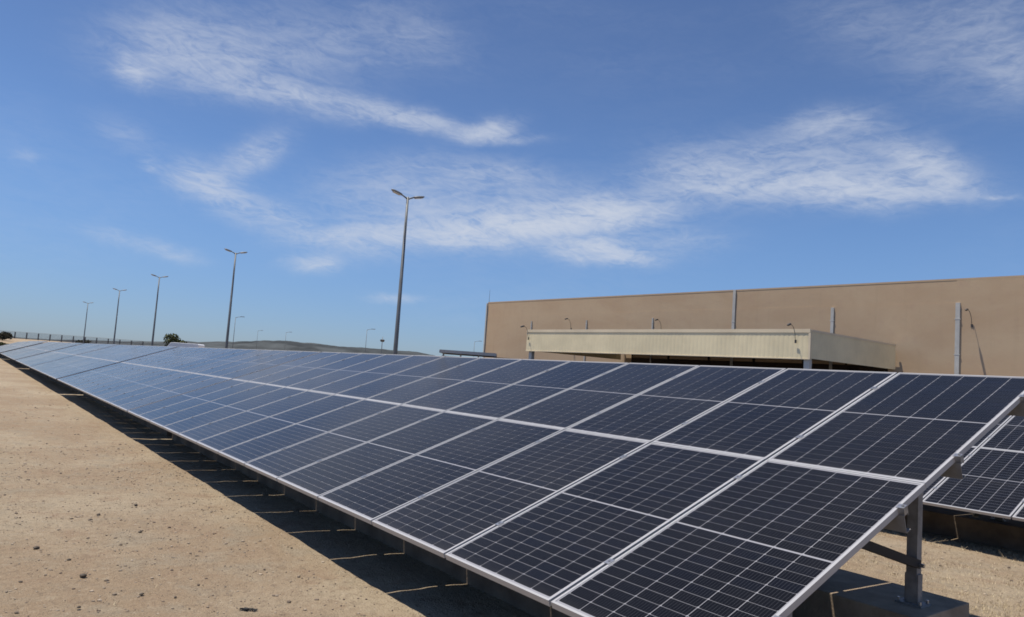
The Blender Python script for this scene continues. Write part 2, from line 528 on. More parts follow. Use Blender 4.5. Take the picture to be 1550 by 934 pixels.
def build_ground():
    xs = axis(-16.0, 3.0, 0.075, 3500)
    ys = axis(-6.0, 8.5, 0.075, 3500)
    nx, ny = len(xs), len(ys)
    co = np.zeros((ny, nx, 3), dtype=np.float32)
    for j, y in enumerate(ys):
        for i, x in enumerate(xs):
            z = ground_z(x, y)
            if -60 < x < 12 and -30 < y < 12:
                z += 0.020 * noise.noise((x * 0.7, y * 0.7, 0)) + 0.009 * noise.noise((x * 3.1, y * 3.1, 4)) + 0.008 * noise.noise((x * 8, y * 8, 9))
            elif -x > 140:
                z += 0.5 * noise.noise((x * 0.03, y * 0.03, 2))
            co[j, i] = (x, y, z)
    idx = np.arange(nx * ny).reshape(ny, nx)
    quads = np.stack([idx[:-1, :-1], idx[:-1, 1:], idx[1:, 1:], idx[1:, :-1]], -1).reshape(-1, 4)
    me = bpy.data.meshes.new('ground')
    me.vertices.add(nx * ny)
    me.vertices.foreach_set('co', co.reshape(-1))
    nq = len(quads)
    me.loops.add(nq * 4)
    me.loops.foreach_set('vertex_index', quads.reshape(-1).astype(np.int32))
    me.polygons.add(nq)
    me.polygons.foreach_set('loop_start', np.arange(0, nq * 4, 4, dtype=np.int32))
    me.polygons.foreach_set('use_smooth', np.ones(nq, dtype=bool))
    me.update(calc_edges=True)
    me.materials.append(MAT['sand'])
    o = link('ground', me)
    tag(o, 'sandy pale brown bare soil spread under and around the solar panels', kind='structure')


build_ground()

# far ridge of hills along the horizon: the crest as surveyed points, with a fore and a back slope
RIDGE = [(-1140, -190, 8.5), (-1080, -110, 8.0), (-1025.65, -34.19, 7.5), (-981.23, 25.05, 7.4), (-954.55, 60.49, 7.5), (-914.48, 113.42, 9.9), (-892.21, 142.74, 12.0), (-847.64, 201.34, 16.7), (-829.82, 224.8, 18.4), (-811.97, 248.12, 21.5), (-803.04, 259.75, 23.2), (-794.14, 271.54, 23.5), (-785.24, 283.29, 24.2), (-771.91, 301.09, 23.5), (-758.6, 318.92, 22.4), (-740.82, 342.57, 22.3), (-723.04, 366.22, 22.1), (-705.25, 389.84, 22.2), (-696.38, 401.74, 21.4), (-689.74, 410.75, 20.0), (-683.12, 419.83, 17.8), (-669.83, 437.78, 15.7), (-640, 480, 13), (-560, 590, 12), (-430, 720, 13), (-250, 830, 15), (-50, 900, 16)]


def build_hills():
    mb = MB()
    pts = []
    for a, b in zip(RIDGE[:-1], RIDGE[1:]):
        for k in range(6):
            t = k / 6
            p = Vector(a).lerp(Vector(b), t)
            p.z += 0.9 * noise.noise((p.x * 0.05, p.y * 0.05, 1)) + 0.5 * noise.noise((p.x * 0.2, p.y * 0.2, 5))
            pts.append(p)
    prof = [(-170, 0.0), (-110, 0.35), (-55, 0.75), (0, 1.0), (90, 0.6), (200, -0.1)]
    vs = []
    for p in pts:
        d = Vector((p.x, p.y, 0)).normalized()
        for off, h in prof:
            q = Vector((p.x, p.y, 0)) + d * off
            z = p.z * h + (1.2 * noise.noise((q.x * 0.02, q.y * 0.02, 3)) if 0 < h < 1 else 0)
            vs.append((q.x, q.y, z))
    k = len(prof)
    fs = []
    for i in range(len(pts) - 1):
        for j in range(k - 1):
            fs.append((i * k + j, (i + 1) * k + j, (i + 1) * k + j + 1, i * k + j + 1))
    mb.add(vs, fs)
    o = mb.build('hills', MAT['scrub'], smooth=True)
    tag(o, 'low dark scrub covered ridge along the horizon', kind='structure')


build_hills()


def sheet(name, x0, x1, y0, y1, z, mat, label):
    mb = MB()
    mb.add([(x0, y0, z), (x1, y0, z), (x1, y1, z), (x0, y1, z)], [(0, 1, 2, 3)])
    o = mb.build(name, mat)
    tag(o, label, kind='structure')
    return o


sheet('road', -150, 60, 13.2, 20.0, 0.02 - 0.13, MAT['asphalt'], 'narrow asphalt service road behind the panel rows')
mb = MB()
mb.box(-150, 60, 13.05, 13.2, -0.3, -0.01)
tag(mb.build('kerb', MAT['kerb']), 'concrete kerb on the panel side of the service road', kind='structure')
mb = MB()
for i in range(34):
    mb.add([(-150 + i * 6, 16.55, -0.105), (-147 + i * 6, 16.55, -0.105), (-147 + i * 6, 16.67, -0.105), (-150 + i * 6, 16.67, -0.105)], [(0, 1, 2, 3)])
tag(mb.build('road_marking', MAT['paint']), 'broken white centre line of the service road', kind='structure')
sheet('loading_yard', -64, 30, 28.0, 44.3, 0.02 - 0.13, MAT['asphalt'], 'asphalt loading yard in front of the warehouse')

# ------------------------------------------------------------------ solar panels
PW, PL, DEPTH = 1.0, 1.975, 0.035
PITCH = 1.02
V_UP = 1.981
CELL_W, CELL_H, CPX, CPY = 0.1545, 0.0758, 0.1595, 0.0793


def cell_centres():
    pts = []
    for c in range(6):
        x = (c - 2.5) * CPX
        for r in range(24):
            y = PL / 2 + (r - 11.5) * CPY + (0.00625 if r > 11 else -0.00625)
            pts.append((x, y))
    return pts


CELLS = cell_centres()


def chamfered(w, h, c):
    a, b = w / 2, h / 2
    return [(-a + c, -b), (a - c, -b), (a, -b + c), (a, b), (-a, b), (-a, -b + c)]


def frame_mb():
    mb = MB()
    lip = 0.0145
    mb.box(-PW / 2, PW / 2, 0, lip, -DEPTH, 0)
    mb.box(-PW / 2, PW / 2, PL - lip, PL, -DEPTH, 0)
    mb.box(-PW / 2, -PW / 2 + lip, lip, PL - lip, -DEPTH, -0.0002)
    mb.box(PW / 2 - lip, PW / 2, lip, PL - lip, -DEPTH, -0.0002)
    return mb


def backsheet_mb():
    mb = MB()
    mb.box(-PW / 2 + 0.014, PW / 2 - 0.014, 0.014, PL - 0.014, -0.009, -0.0032)
    return mb


def cell_array_mb(mi=0):
    mb = MB()
    for x, y in CELLS:
        sh = chamfered(CELL_W, CELL_H, 0.006)
        mb.add([(x + p[0], y + p[1], -0.0022) for p in sh], [tuple(range(6))], mi)
    return mb


ME_FRAME = frame_mb().mesh('frame', MAT['frame'])
ME_BACK = backsheet_mb().mesh('backsheet', MAT['backsheet'])
ME_CELLS = cell_array_mb().mesh('cell_array', MAT['cell'])
_m = MB()
_sh = chamfered(CELL_W, CELL_H, 0.006)
_m.add([(p[0], p[1], 0.0) for p in _sh] + [(p[0], p[1], -0.0008) for p in _sh],
       [tuple(range(6))] + [(i, i + 6, (i + 1) % 6 + 6, (i + 1) % 6) for i in range(6)])
ME_CELL = _m.mesh('cell', MAT['cell'])
_m = MB()
for part, mi in ((frame_mb(), 0), (backsheet_mb(), 1), (cell_array_mb(), 2)):
    _m.add(part.v, part.f, mi)
ME_WHOLE = _m.mesh('solar_panel', [MAT['frame'], MAT['backsheet'], MAT['cell']])
_m = MB()
_m.box(-0.06, 0.06, PL / 2 - 0.04, PL / 2 + 0.04, -0.033, -0.0095)
ME_JBOX = _m.mesh('junction_box', MAT['dark_metal'])


def make_panel(x_right, y0, z0, row, detail, label, group, roll=0.0):
    v = 0.0 if row == 0 else V_UP
    loc = (x_right - PW / 2, y0 + v * CT, z0 + v * ST)
    rot = (TILT, roll, 0)
    if detail == 'far':
        o = link('solar_panel', ME_WHOLE)
        o.location, o.rotation_euler = loc, rot
        return tag(o, label, 'solar panel', group)
    o = empty('solar_panel', loc, rot)
    tag(o, label, 'solar panel', group)
    link('frame', ME_FRAME, o)
    link('backsheet', ME_BACK, o)
    link('junction_box', ME_JBOX, o)
    if detail == 'cells':
        for x, y in CELLS:
            c = link('cell', ME_CELL, o)
            c.location = (x, y, -0.0020)
    else:
        c = link('cell_array', ME_CELLS, o)
        c['kind'] = 'stuff'
    return o


LOW_Z = 0.51
# tables of the front row: right-hand end, number of columns, small settling of the ground
TABLES = [(0.0, 13, 0.0), (-13.345, 13, 0.0), (-27.05, 13, 0.0), (-40.31, 13, 0.01), (-54.5, 13, 0.02), (-67.76, 13, 0.03), (-82.0, 13, 0.09), (-95.26, 13, 0.06), (-108.52, 12, -0.02), (-120.76, 12, -0.10)]
LEVEL = ('lower', 'upper')
SPAN = {2: 'just past the second dark table gap', 3: 'just before the third dark table gap', 4: 'just past the third dark table gap', 5: 'just before the fourth dark table gap'}
for t, (x0, ncol, dz) in enumerate(TABLES):
    for k in range(ncol):
        for row in (0, 1):
            if t == 0:
                det = 'cells' if (k <= 3 or (k == 4 and row == 0)) else 'parts'
                if k == 0:
                    lab = 'dark solar panel at the near right end of the front array, %s row' % LEVEL[row]
                else:
                    lab = '%s dark solar panel from the near right end of the front array, %s row' % (ORD[k], LEVEL[row])
                grp = 'solar panels of the nearest table in the front row'
            elif t == 1:
                det = 'parts'
                lab = '%s grey blue panel left of the first table gap, %s row' % (ORD[k], LEVEL[row])
                grp = 'solar panels of the second table in the front row'
            else:
                det = 'far'
                if t < 6:
                    lab = 'pale distant panel %s, %s row' % (SPAN[t], LEVEL[row])
                else:
                    lab = 'whitest far panel at the left end of the front array, %s row' % LEVEL[row]
                grp = 'distant solar panels merging into pale glare'
            jit = rng.normal(0, 0.0012)
            make_panel(x0 - PITCH * k, 0.0, LOW_Z + dz + jit * 0.6, row, det, lab, grp, rng.normal(0, 0.0016))

# second row behind, its low edge seen at the right of the picture
ROW2_Y, ROW2_Z = 7.6, 0.385
R2X = 4.67
for k in range(13):
    for row in (0, 1):
        xr = R2X - PITCH * k
        vis = -3.6 < xr < 0.6
        lab = ('%s panel from the right in the row behind, beyond the grass strip, %s tier' % (ORD[k], LEVEL[row])) if k else \
            'rightmost panel in the row behind, beyond the grass strip, %s tier' % LEVEL[row]
        make_panel(xr, ROW2_Y, ROW2_Z, row, 'parts' if vis else 'far', lab, 'solar panels of the row behind')


# ------------------------------------------------------------------ mounting racks and footings
PURLIN_V = (0.42, 1.63, 2.38, 3.50)


def channel(mb, x0, x1, v, w_top, depth=0.10, width=0.05, t=0.004, lip=0.015):
    """a lipped channel lying along x, in table coordinates (x, v up the slope, w off the plane)"""
    mb.box(x0, x1, v, v + t, w_top - depth, w_top)
    mb.box(x0, x1, v + t, v + width, w_top - t, w_top)
    mb.box(x0, x1, v + t, v + width, w_top - depth, w_top - depth + t)
    mb.box(x0, x1, v + width - t, v + width, w_top - lip, w_top - t)


def make_rack(x0, ncol, y0, z0, foot_top, label, group, detail=True):
    x1 = x0 - PITCH * ncol + 0.02
    root = empty('mounting_rack', (x0, y0, z0))
    tag(root, label, 'panel rack', group)
    L = x0 - x1
    rot = (TILT, 0, 0)
    for v in PURLIN_V:
        mb = MB()
        channel(mb, -L - 0.03, 0.03, v, -DEPTH - 0.002)
        o = mb.build('purlin', MAT['purlin'], root)
        o.rotation_euler = rot
    nr = 5
    for i in range(nr):
        xr = -0.42 - (L - 0.84) * i / (nr - 1)
        mb = MB()
        wt = -DEPTH - 0.105
        mb.box(xr - 0.03, xr + 0.03, 0.30, 3.66, wt - 0.004, wt)
        mb.box(xr - 0.03, xr - 0.026, 0.30, 3.66, wt - 0.10, wt - 0.0045)
        mb.box(xr - 0.03, xr + 0.03, 0.30, 3.66, wt - 0.104, wt - 0.1005)
        o = mb.build('rafter', MAT['steel'], root)
        o.rotation_euler = rot
        # posts, in level coordinates relative to the low edge
        fz = foot_top - z0
        for y in (1.15, 2.71):
            top = y * math.tan(TILT) - 0.15
            mb = MB()
            a, b = 0.034, 0.034
            mb.box(xr - a, xr + a, y - b, y - b + 0.005, fz + 0.012, top)
            mb.box(xr - a, xr - a + 0.005, y - b + 0.0051, y + b, fz + 0.012, top)
            mb.box(xr + a - 0.005, xr + a, y - b + 0.0051, y + b, fz + 0.012, top)
            mb.box(xr - a + 0.0051, xr - a + 0.016, y + b - 0.005, y + b - 0.0002, fz + 0.012, top)
            mb.box(xr + a - 0.016, xr + a - 0.0051, y + b - 0.005, y + b - 0.0002, fz + 0.012, top)
            o = mb.build('post', MAT['steel'], root)
            if detail:
                mb = MB()
                mb.box(xr - 0.085, xr + 0.085, y - 0.075, y + 0.075, fz, fz + 0.012)
                mb.box(xr + a + 0.001, xr + a + 0.009, y - 0.03, y + 0.035, fz + 0.0125, fz + 0.20)
                mb.box(xr - a - 0.009, xr - a - 0.001, y - 0.03, y + 0.035, fz + 0.0125, fz + 0.20)
                mb.build('base_plate', MAT['steel'], o)
                for sx in (-1, 1):
                    for sy in (-1, 1):
                        mb = MB()
                        mb.tube([(xr + sx * 0.068, y + sy * 0.055, fz + 0.0125), (xr + sx * 0.068, y + sy * 0.055, fz + 0.035)], 0.010, 6)
                        mb.build('anchor_bolt', MAT['bolt'], o)
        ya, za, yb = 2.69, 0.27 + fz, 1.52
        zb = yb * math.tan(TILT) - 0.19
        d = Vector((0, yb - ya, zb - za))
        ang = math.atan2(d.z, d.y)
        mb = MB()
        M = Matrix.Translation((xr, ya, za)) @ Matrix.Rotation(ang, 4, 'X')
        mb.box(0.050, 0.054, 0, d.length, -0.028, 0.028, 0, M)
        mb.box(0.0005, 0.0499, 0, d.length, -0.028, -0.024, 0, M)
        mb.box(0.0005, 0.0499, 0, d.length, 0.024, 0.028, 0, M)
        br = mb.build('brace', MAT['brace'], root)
        if detail:
            mb = MB()
            mb.tube([(xr + 0.045, ya - 0.02, za), (xr + 0.085, ya - 0.02, za)], 0.014, 6)
            mb.build('bolt', MAT['bolt'], br)
    if detail:
        mbc = MB()
        mbc.box(-0.0195, 0.0195, -0.025, 0.025, -0.0095, 0.0045)
        mbc.tube([(0, 0, 0.0045), (0, 0, 0.011)], 0.007, 6)
        me = mbc.mesh('clamp', MAT['bolt'])
        mbe = MB()
        mbe.box(0.001, 0.032, -0.022, 0.022, -0.036, -0.002)
        mbe.box(-0.010, 0.032, -0.022, 0.022, 0.0005, 0.005)
        mbe.tube([(0.018, 0, 0.005), (0.018, 0, 0.014)], 0.008, 6)
        me_end = mbe.mesh('end_clamp', MAT['bolt'])
        for v in PURLIN_V:
            for k in range(1, ncol):
                o = link('clamp', me, root)
                x = -PITCH * k + 0.01
                vv = v + 0.025
                o.location = (x, vv * CT, vv * ST)
                o.rotation_euler = rot
            o = link('end_clamp', me_end, root)
            o.location = (0, (v + 0.025) * CT, (v + 0.025) * ST)
            o.rotation_euler = rot
    return root


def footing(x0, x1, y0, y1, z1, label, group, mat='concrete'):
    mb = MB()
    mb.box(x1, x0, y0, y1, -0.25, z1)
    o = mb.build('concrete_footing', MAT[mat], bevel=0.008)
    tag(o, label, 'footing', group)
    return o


RACK_LABEL = ['galvanised steel rack under the nearest table, its purlin ends sticking out at right',
              'steel rack shaded under the second table of the front row']
for t, (x0, ncol, dz) in enumerate(TABLES):
    x1 = x0 - PITCH * ncol + 0.02
    span = SPAN.get(t, 'at the far left end of the front row')
    lab = RACK_LABEL[t] if t < 2 else 'shaded steel rack under the distant panels ' + span
    make_rack(x0, ncol, 0.0, LOW_Z + dz, 0.31, lab, 'racks carrying the front row of panels', detail=(t < 2))
    fx0, fx1 = x0 - 0.24, x1 + 0.1
    if t == 0:
        l1, l2 = 'front concrete footing beam in the shade under the nearest table', 'rear concrete footing beam under the nearest table, its end block showing at right'
    elif t == 1:
        l1, l2 = 'front concrete footing beam in the shade under the second table', 'rear concrete footing beam in the shade under the second table'
    else:
        l1 = 'front concrete footing beam in deep shade ' + span
        l2 = 'rear concrete footing beam in deep shade ' + span
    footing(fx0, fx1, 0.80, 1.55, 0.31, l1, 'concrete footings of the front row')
    footing(fx0, fx1, 2.38, 3.15, 0.31, l2, 'concrete footings of the front row', 'lightened_concrete')

make_rack(R2X, 13, ROW2_Y, ROW2_Z, 0.17, 'steel rack under the row of panels behind the grass strip', 'racks carrying the row behind')
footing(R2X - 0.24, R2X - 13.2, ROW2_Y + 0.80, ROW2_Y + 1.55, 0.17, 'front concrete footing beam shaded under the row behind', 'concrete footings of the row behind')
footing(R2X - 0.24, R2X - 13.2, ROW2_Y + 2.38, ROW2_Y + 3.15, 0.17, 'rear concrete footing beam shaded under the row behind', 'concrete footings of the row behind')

# ------------------------------------------------------------------ loose stones, pebbles and dry grass
ICO = None


def stone_verts(r, squash, seed):
    global ICO
    if ICO is None:
        bm = bmesh.new()
        bmesh.ops.create_icosphere(bm, subdivisions=1, radius=1.0)
        bm.verts.ensure_lookup_table()
        ICO = ([v.co.copy() for v in bm.verts], [tuple(v.index for v in f.verts) for f in bm.faces])
        bm.free()
    rr = random.Random(seed)
    sx, sy = rr.uniform(0.75, 1.3), rr.uniform(0.75, 1.3)
    a = rr.uniform(0, 6.28)
    out = []
    for c in ICO[0]:
        k = r * rr.uniform(0.75, 1.15)
        x, y, z = c.x * k * sx, c.y * k * sy, c.z * k * squash
        out.append((x * math.cos(a) - y * math.sin(a), x * math.sin(a) + y * math.cos(a), z))
    return out, ICO[1]


def pebble_field(name, n, xr, yr, rmin, rmax, label, seed, dens=None):
    rr = random.Random(seed)
    mb = MB()
    i = 0
    while i < n:
        x, y = rr.uniform(*xr), rr.uniform(*yr)
        if noise.noise((x * 0.6, y * 0.6, seed)) < rr.uniform(-0.7, 0.45):
            continue
        r = rmin + (rmax - rmin) * rr.random() ** 4
        vs, fs = stone_verts(r, rr.uniform(0.5, 0.9), rr.randint(0, 10 ** 6))
        z = ground_z(x, y) + 0.020 * noise.noise((x * 0.7, y * 0.7, 0)) + 0.009 * noise.noise((x * 3.1, y * 3.1, 4))
        mb.add([(p[0] + x, p[1] + y, p[2] + z + r * 0.15) for p in vs], fs)
        i += 1
    o = mb.build(name, MAT['pebble'])
    tag(o, label, kind='stuff')


pebble_field('gravel', 8000, (-12, -1.2), (-4.5, 0.15), 0.0025, 0.015, 'small pebbles scattered over the bare soil at left', 3)
pebble_field('gravel', 6500, (-9, -1.2), (-4.2, 0.1), 0.003, 0.009, 'dense fine gravel on the nearest bare soil at left', 17)
pebble_field('gravel', 1500, (-30, -9), (-7, 0.0), 0.004, 0.026, 'small pebbles scattered over the soil farther off', 5)
pebble_field('gravel', 700, (-5, 1), (3.2, 8.0), 0.005, 0.022, 'pebbles among the dry grass between the panel rows', 8)

STONES = [((-4.17, -1.67), 0.042, 'flat dark grey stone low at left with a smaller stone before it'),
          ((-6.31, -1.30), 0.033, 'dark stone upper right of the pair of stones on the soil'),
          ((-6.72, -0.90), 0.030, 'small dark stone nearest the panel shadow halfway up the soil'),
          ((-6.08, -1.40), 0.026, 'left dark stone of the close pair on the soil'),
          ((-6.19, -1.54), 0.020, 'tiny brown stone left of the pair on the soil'),
          ((-5.44, -1.08), 0.024, 'lone grey stone in the middle of the bare soil'),
          ((-5.13, -1.89), 0.030, 'brown elongated stone near the left picture edge'),
          ((-4.67, -1.71), 0.022, 'brown stone just above the flat dark grey stone'),
          ((-4.18, -2.04), 0.020, 'small brown stone at the lower left picture edge'),
          ((-3.47, -1.77), 0.020, 'dark brown stone at the bottom left of the soil'),
          ((-3.59, -1.39), 0.022, 'dark stone at the bottom between the left edge and the debris'),
          ((-3.44, -1.21), 0.018, 'small stone left of the dark debris at the bottom')]
for i, ((x, y), r, lab) in enumerate(STONES):
    r *= 0.8
    vs, fs = stone_verts(r, 0.55, 100 + i)
    mb = MB()
    mb.add(vs, fs)
    me = mb.mesh('stone', MAT['stone'])
    bm = bmesh.new()
    bm.from_mesh(me)
    bmesh.ops.bevel(bm, geom=list(bm.edges), offset=r * 0.12, segments=1, affect='EDGES')
    bm.to_mesh(me)
    bm.free()
    o = link('stone', me)
    o.location = (x, y, ground_z(x, y) + r * 0.30)
    tag(o, lab, 'stone', 'loose stones on the bare soil')

# a scrap of black debris at the bottom edge
mb = MB()
rr = random.Random(4)
for i in range(9):
    t = i / 8 - 0.5
    vs, fs = stone_verts(rr.uniform(0.009, 0.016), 0.7, 300 + i)
    mb.add([(p[0] + t * 0.10, p[1] + rr.uniform(-0.008, 0.008), p[2] + 0.008) for p in vs], fs)
o = mb.build('debris', MAT['rubber'])
o.location = (-2.98, -0.865, 0.004)
o.rotation_euler = (0, 0, math.radians(52))
tag(o, 'crumbling strip of black debris lying on the soil at the bottom', 'debris')


def grass_field(name, n, xr, yr, h0, h1, label, seed, mat):
    rr = random.Random(seed)
    mb = MB()
    i = 0
    while i < n:
        x, y = rr.uniform(*xr), rr.uniform(*yr)
        if noise.noise((x * 0.9, y * 0.9, seed)) < rr.uniform(-0.6, 0.35):
            continue
        z = ground_z(x, y)
        for k in range(4):
            a = rr.uniform(0, 6.28)
            h = rr.uniform(h0, h1)
            lean = rr.uniform(0.3, 1.6) * h
            bx, by = x + rr.uniform(-0.03, 0.03), y + rr.uniform(-0.03, 0.03)
            w = rr.uniform(0.0015, 0.0035)
            px, py = -math.sin(a) * w, math.cos(a) * w
            tx, ty = bx + math.cos(a) * lean, by + math.sin(a) * lean
            mb.add([(bx - px, by - py, z - 0.01), (bx + px, by + py, z - 0.01), (tx, ty, z + h)], [(0, 1, 2)])
        i += 1
    o = mb.build(name, mat)
    tag(o, label, kind='stuff')


grass_field('grass', 9000, (-6.5, 0.6), (3.25, 8.2), 0.008, 0.035, 'short dry straw coloured grass between the two panel rows', 11, MAT['straw'])
grass_field('grass', 50, (-5.5, 0.6), (7.4, 8.0), 0.03, 0.10, 'taller dry tufts at the shade edge of the row behind', 12, MAT['straw'])
grass_field('grass', 700, (-25, -3), (-3.5, 0.1), 0.006, 0.02, 'thin dry grass on the bare soil at left', 13, MAT['straw'])


# ------------------------------------------------------------------ street lamps
def make_double_lamp():
    H = 8.95
    root = empty('street_lamp')
    mb = MB()
    mb.tube([(0, 0, 0.02), (0, 0, 2.5), (0, 0, H)], [0.105, 0.092, 0.05], 14)
    mb.build('pole', MAT['pole'], root, smooth=True)
    mb = MB()
    mb.box(-0.2, 0.2, -0.2, 0.2, -0.15, 0.04)
    mb.build('base_plate', MAT['steel'], root)
    for s in (1, -1):
        mb = MB()
        mb.tube([(0, 0, H - 0.10), (0, s * 0.12, H - 0.03), (0, s * 0.30, H + 0.05)], [0.035, 0.032, 0.030], 8)
        arm = mb.build('arm', MAT['pole'], root, smooth=True)
        # luminaire: a flat rounded head
        sec = [(0.26, 0.03, 0.03), (0.31, 0.075, 0.045), (0.45, 0.11, 0.055), (0.64, 0.115, 0.05), (0.74, 0.085, 0.035), (0.78, 0.03, 0.015)]
        vs, fs = [], []
        nn = 10
        for (d, w, h) in sec:
            zc = H + 0.05 + (d - 0.30) * 0.24
            for k in range(nn):
                a = 2 * math.pi * k / nn
                vs.append((w * math.cos(a), s * d, zc + h * math.sin(a)))
        for i in range(len(sec) - 1):
            for k in range(nn):
                k2 = (k + 1) % nn
                fs.append((i * nn + k, i * nn + k2, (i + 1) * nn + k2, (i + 1) * nn + k))
        fs.append(tuple(range(nn)))
        fs.append(tuple((len(sec) - 1) * nn + k for k in range(nn)))
        mb = MB()
        mb.add(vs, fs)
        lum = mb.build('luminaire', MAT['lamp_head'], root, smooth=True)
        mb = MB()
        M = Matrix.Translation((0, s * 0.53, H + 0.05 + 0.23 * 0.24 - 0.054)) @ Matrix.Rotation(s * math.atan(0.24), 4, 'X')
        mb.box(-0.085, 0.085, -0.17, 0.17, -0.008, 0.008, 0, M)
        mb.build('lamp_cover', MAT['lens'], lum)
    return root


lamp0 = make_double_lamp()
LAMPS = [((-24.6, 11.5), 'tall grey double arm street lamp standing nearest, left of the warehouse'),
         ((-49.2, 11.6), 'second nearest tall double arm street lamp, right of the green tree'),
         ((-73.6, 11.5), 'double arm street lamp just left of the green tree and white van'),
         ((-97.1, 11.6), 'double arm street lamp fourth along the line, thin and far'),
         ((-133.3, 12.4), 'farthest and smallest double arm street lamp, beside a low dark bush')]
for i, ((x, y), lab) in enumerate(LAMPS):
    o = lamp0 if i == 0 else copy_tree(lamp0)
    o.location = (x, y, ground_z(x, y) * 1.0 + (0.0 if i == 0 else 0.05))
    tag(o, lab, 'street lamp', 'double arm street lamps behind the panels')


def make_single_lamp():
    H = 8.8
    root = empty('lamp_post')
    mb = MB()
    mb.tube([(0, 0, -0.2), (0, 0, H)], [0.065, 0.04], 8)
    mb.build('pole', MAT['pole'], root, smooth=True)
    mb = MB()
    mb.tube([(0, 0, H - 0.05), (0.35, 0.35, H + 0.12), (0.75, 0.75, H + 0.18)], [0.045, 0.04, 0.04], 6)
    mb.build('arm', MAT['pole'], root, smooth=True)
    mb = MB()
    M = Matrix.Translation((0.9, 0.9, H + 0.19)) @ Matrix.Rotation(math.radians(45), 4, 'Z')
    mb.box(-0.32, 0.32, -0.12, 0.12, -0.05, 0.05, 0, M)
    mb.build('luminaire', MAT['lamp_head'], root)
    return root


single0 = make_single_lamp()
SINGLES = [((-127.9, 34.4), 'faint far lamp post just right of the second double arm lamp'),
           ((-124.05, 57.8), 'faint far lamp post just left of the tallest street lamp'),
           ((-185.8, 64.2), 'tiny far lamp post above a yellow green bush on the ridge'),
           ((-215.6, 66.2), 'tiniest lamp post on the ridge between two fainter posts'),
           ((-127.4, 85.0), 'faint far lamp post just left of the warehouse corner')]
for i, ((x, y), lab) in enumerate(SINGLES):
    o = single0 if i == 0 else copy_tree(single0)
    o.location = (x, y, ground_z(x, y))
    tag(o, lab, 'lamp post', 'far single lamp posts')

# a mast with a cluster of floodlights
mast = empty('floodlight_mast', (-145.0, 71.8, 0))
tag(mast, 'small dark mast with a clustered head beside the tallest street lamp', 'mast')
mb = MB()
mb.tube([(0, 0, 0), (0, 0, 8.6)], [0.13, 0.07], 8)
mb.build('pole', MAT['pole'], mast, smooth=True)
for k, a in enumerate((0.3, 2.4, 4.5)):
    mb = MB()
    M = Matrix.Translation((0.25 * math.cos(a), 0.25 * math.sin(a), 7.75)) @ Matrix.Rotation(a, 4, 'Z') @ Matrix.Rotation(math.radians(25), 4, 'Y')
    mb.box(-0.10, 0.16, -0.27, 0.27, -0.24, 0.24, 0, M)
    mb.build('floodlight', MAT['dark_metal'], mast)
mb = MB()
mb.tube([(0, 0, 2.0), (0, 0, 2.9)], 0.42, 8)
mb.build('cabinet', MAT['dark_metal'], mast)

# ------------------------------------------------------------------ warehouse
W0 = Vector((-65.56, 44.61, 0))
WANG = math.atan2(3.94, 51.39)
wh = empty('warehouse', W0, (0, 0, WANG))
tag(wh, 'long windowless tan warehouse with a cream loading canopy', 'warehouse')
WLEN, WDEP, WH = 100.0, 60.0, 10.0
LEDGE = 8.42
mb = MB()
# front wall as two lifts: the lower one stands 6 cm proud up to the ledge
mb.box(0, 47.9, 0.0, 0.4, -0.4, LEDGE)
mb.box(47.9, WLEN, 0.0, 0.4, -0.4, WH - 0.12)
mb.box(0, 47.9, 0.012, 0.4, LEDGE + 0.0, WH - 0.12)
mb.build('front_wall', MAT['wall'], wh)
mb = MB()
mb.box(0.0, 0.4, 0.4, WDEP, -0.4, WH - 0.12)
mb.box(WLEN - 0.4, WLEN, 0.4, WDEP, -0.4, WH - 0.12)
mb.box(0.4, WLEN - 0.4, WDEP - 0.4, WDEP, -0.4, WH - 0.12)
mb.build('side_wall', MAT['wall'], wh)
mb = MB()
mb.box(-0.01, WLEN + 0.01, -0.002, 0.5, WH - 0.12, WH)
mb.box(-0.04, 0.5, 0.5, WDEP + 0.04, WH - 0.12, WH)
mb.box(WLEN - 0.5, WLEN + 0.04, 0.5, WDEP + 0.04, WH - 0.12, WH)
mb.build('coping', MAT['wall'], wh)
mb = MB()
mb.box(0.4, WLEN - 0.4, 0.4, WDEP - 0.4, WH - 0.9, WH - 0.6)
mb.build('roof', MAT['roof'], wh)
# pale downpipes every eight metres
for x, z1, w in ((7.6, 7.7, 0.12), (15.55, 7.7, 0.12), (23.6, 7.8, 0.12), (31.75, WH - 0.02, 0.24), (39.85, 8.3, 0.22), (48.0, 8.40, 0.26), (64.2, 8.4, 0.3), (80.4, 8.4, 0.3)):
    mb = MB()
    mb.box(x - w / 2, x + w / 2, -0.09, -0.003, -0.3, z1)
    for zc in (2.0, 5.0, 7.3):
        mb.box(x - w / 2 - 0.04, x + w / 2 + 0.04, -0.10, -0.004, zc, zc + 0.06)
    mb.build('downpipe', MAT['grey_pipe'], wh)
mb = MB()
mb.box(-0.16, -0.003, -0.12, 0.14, -0.3, WH - 0.15)
mb.build('corner_pipe', MAT['grey_pipe'], wh)
mb = MB()
mb.tube([(-0.08, 0.2, WH), (-0.08, 0.2, WH + 1.5)], [0.025, 0.012], 6)
mb.build('lightning_rod', MAT['pole'], wh)
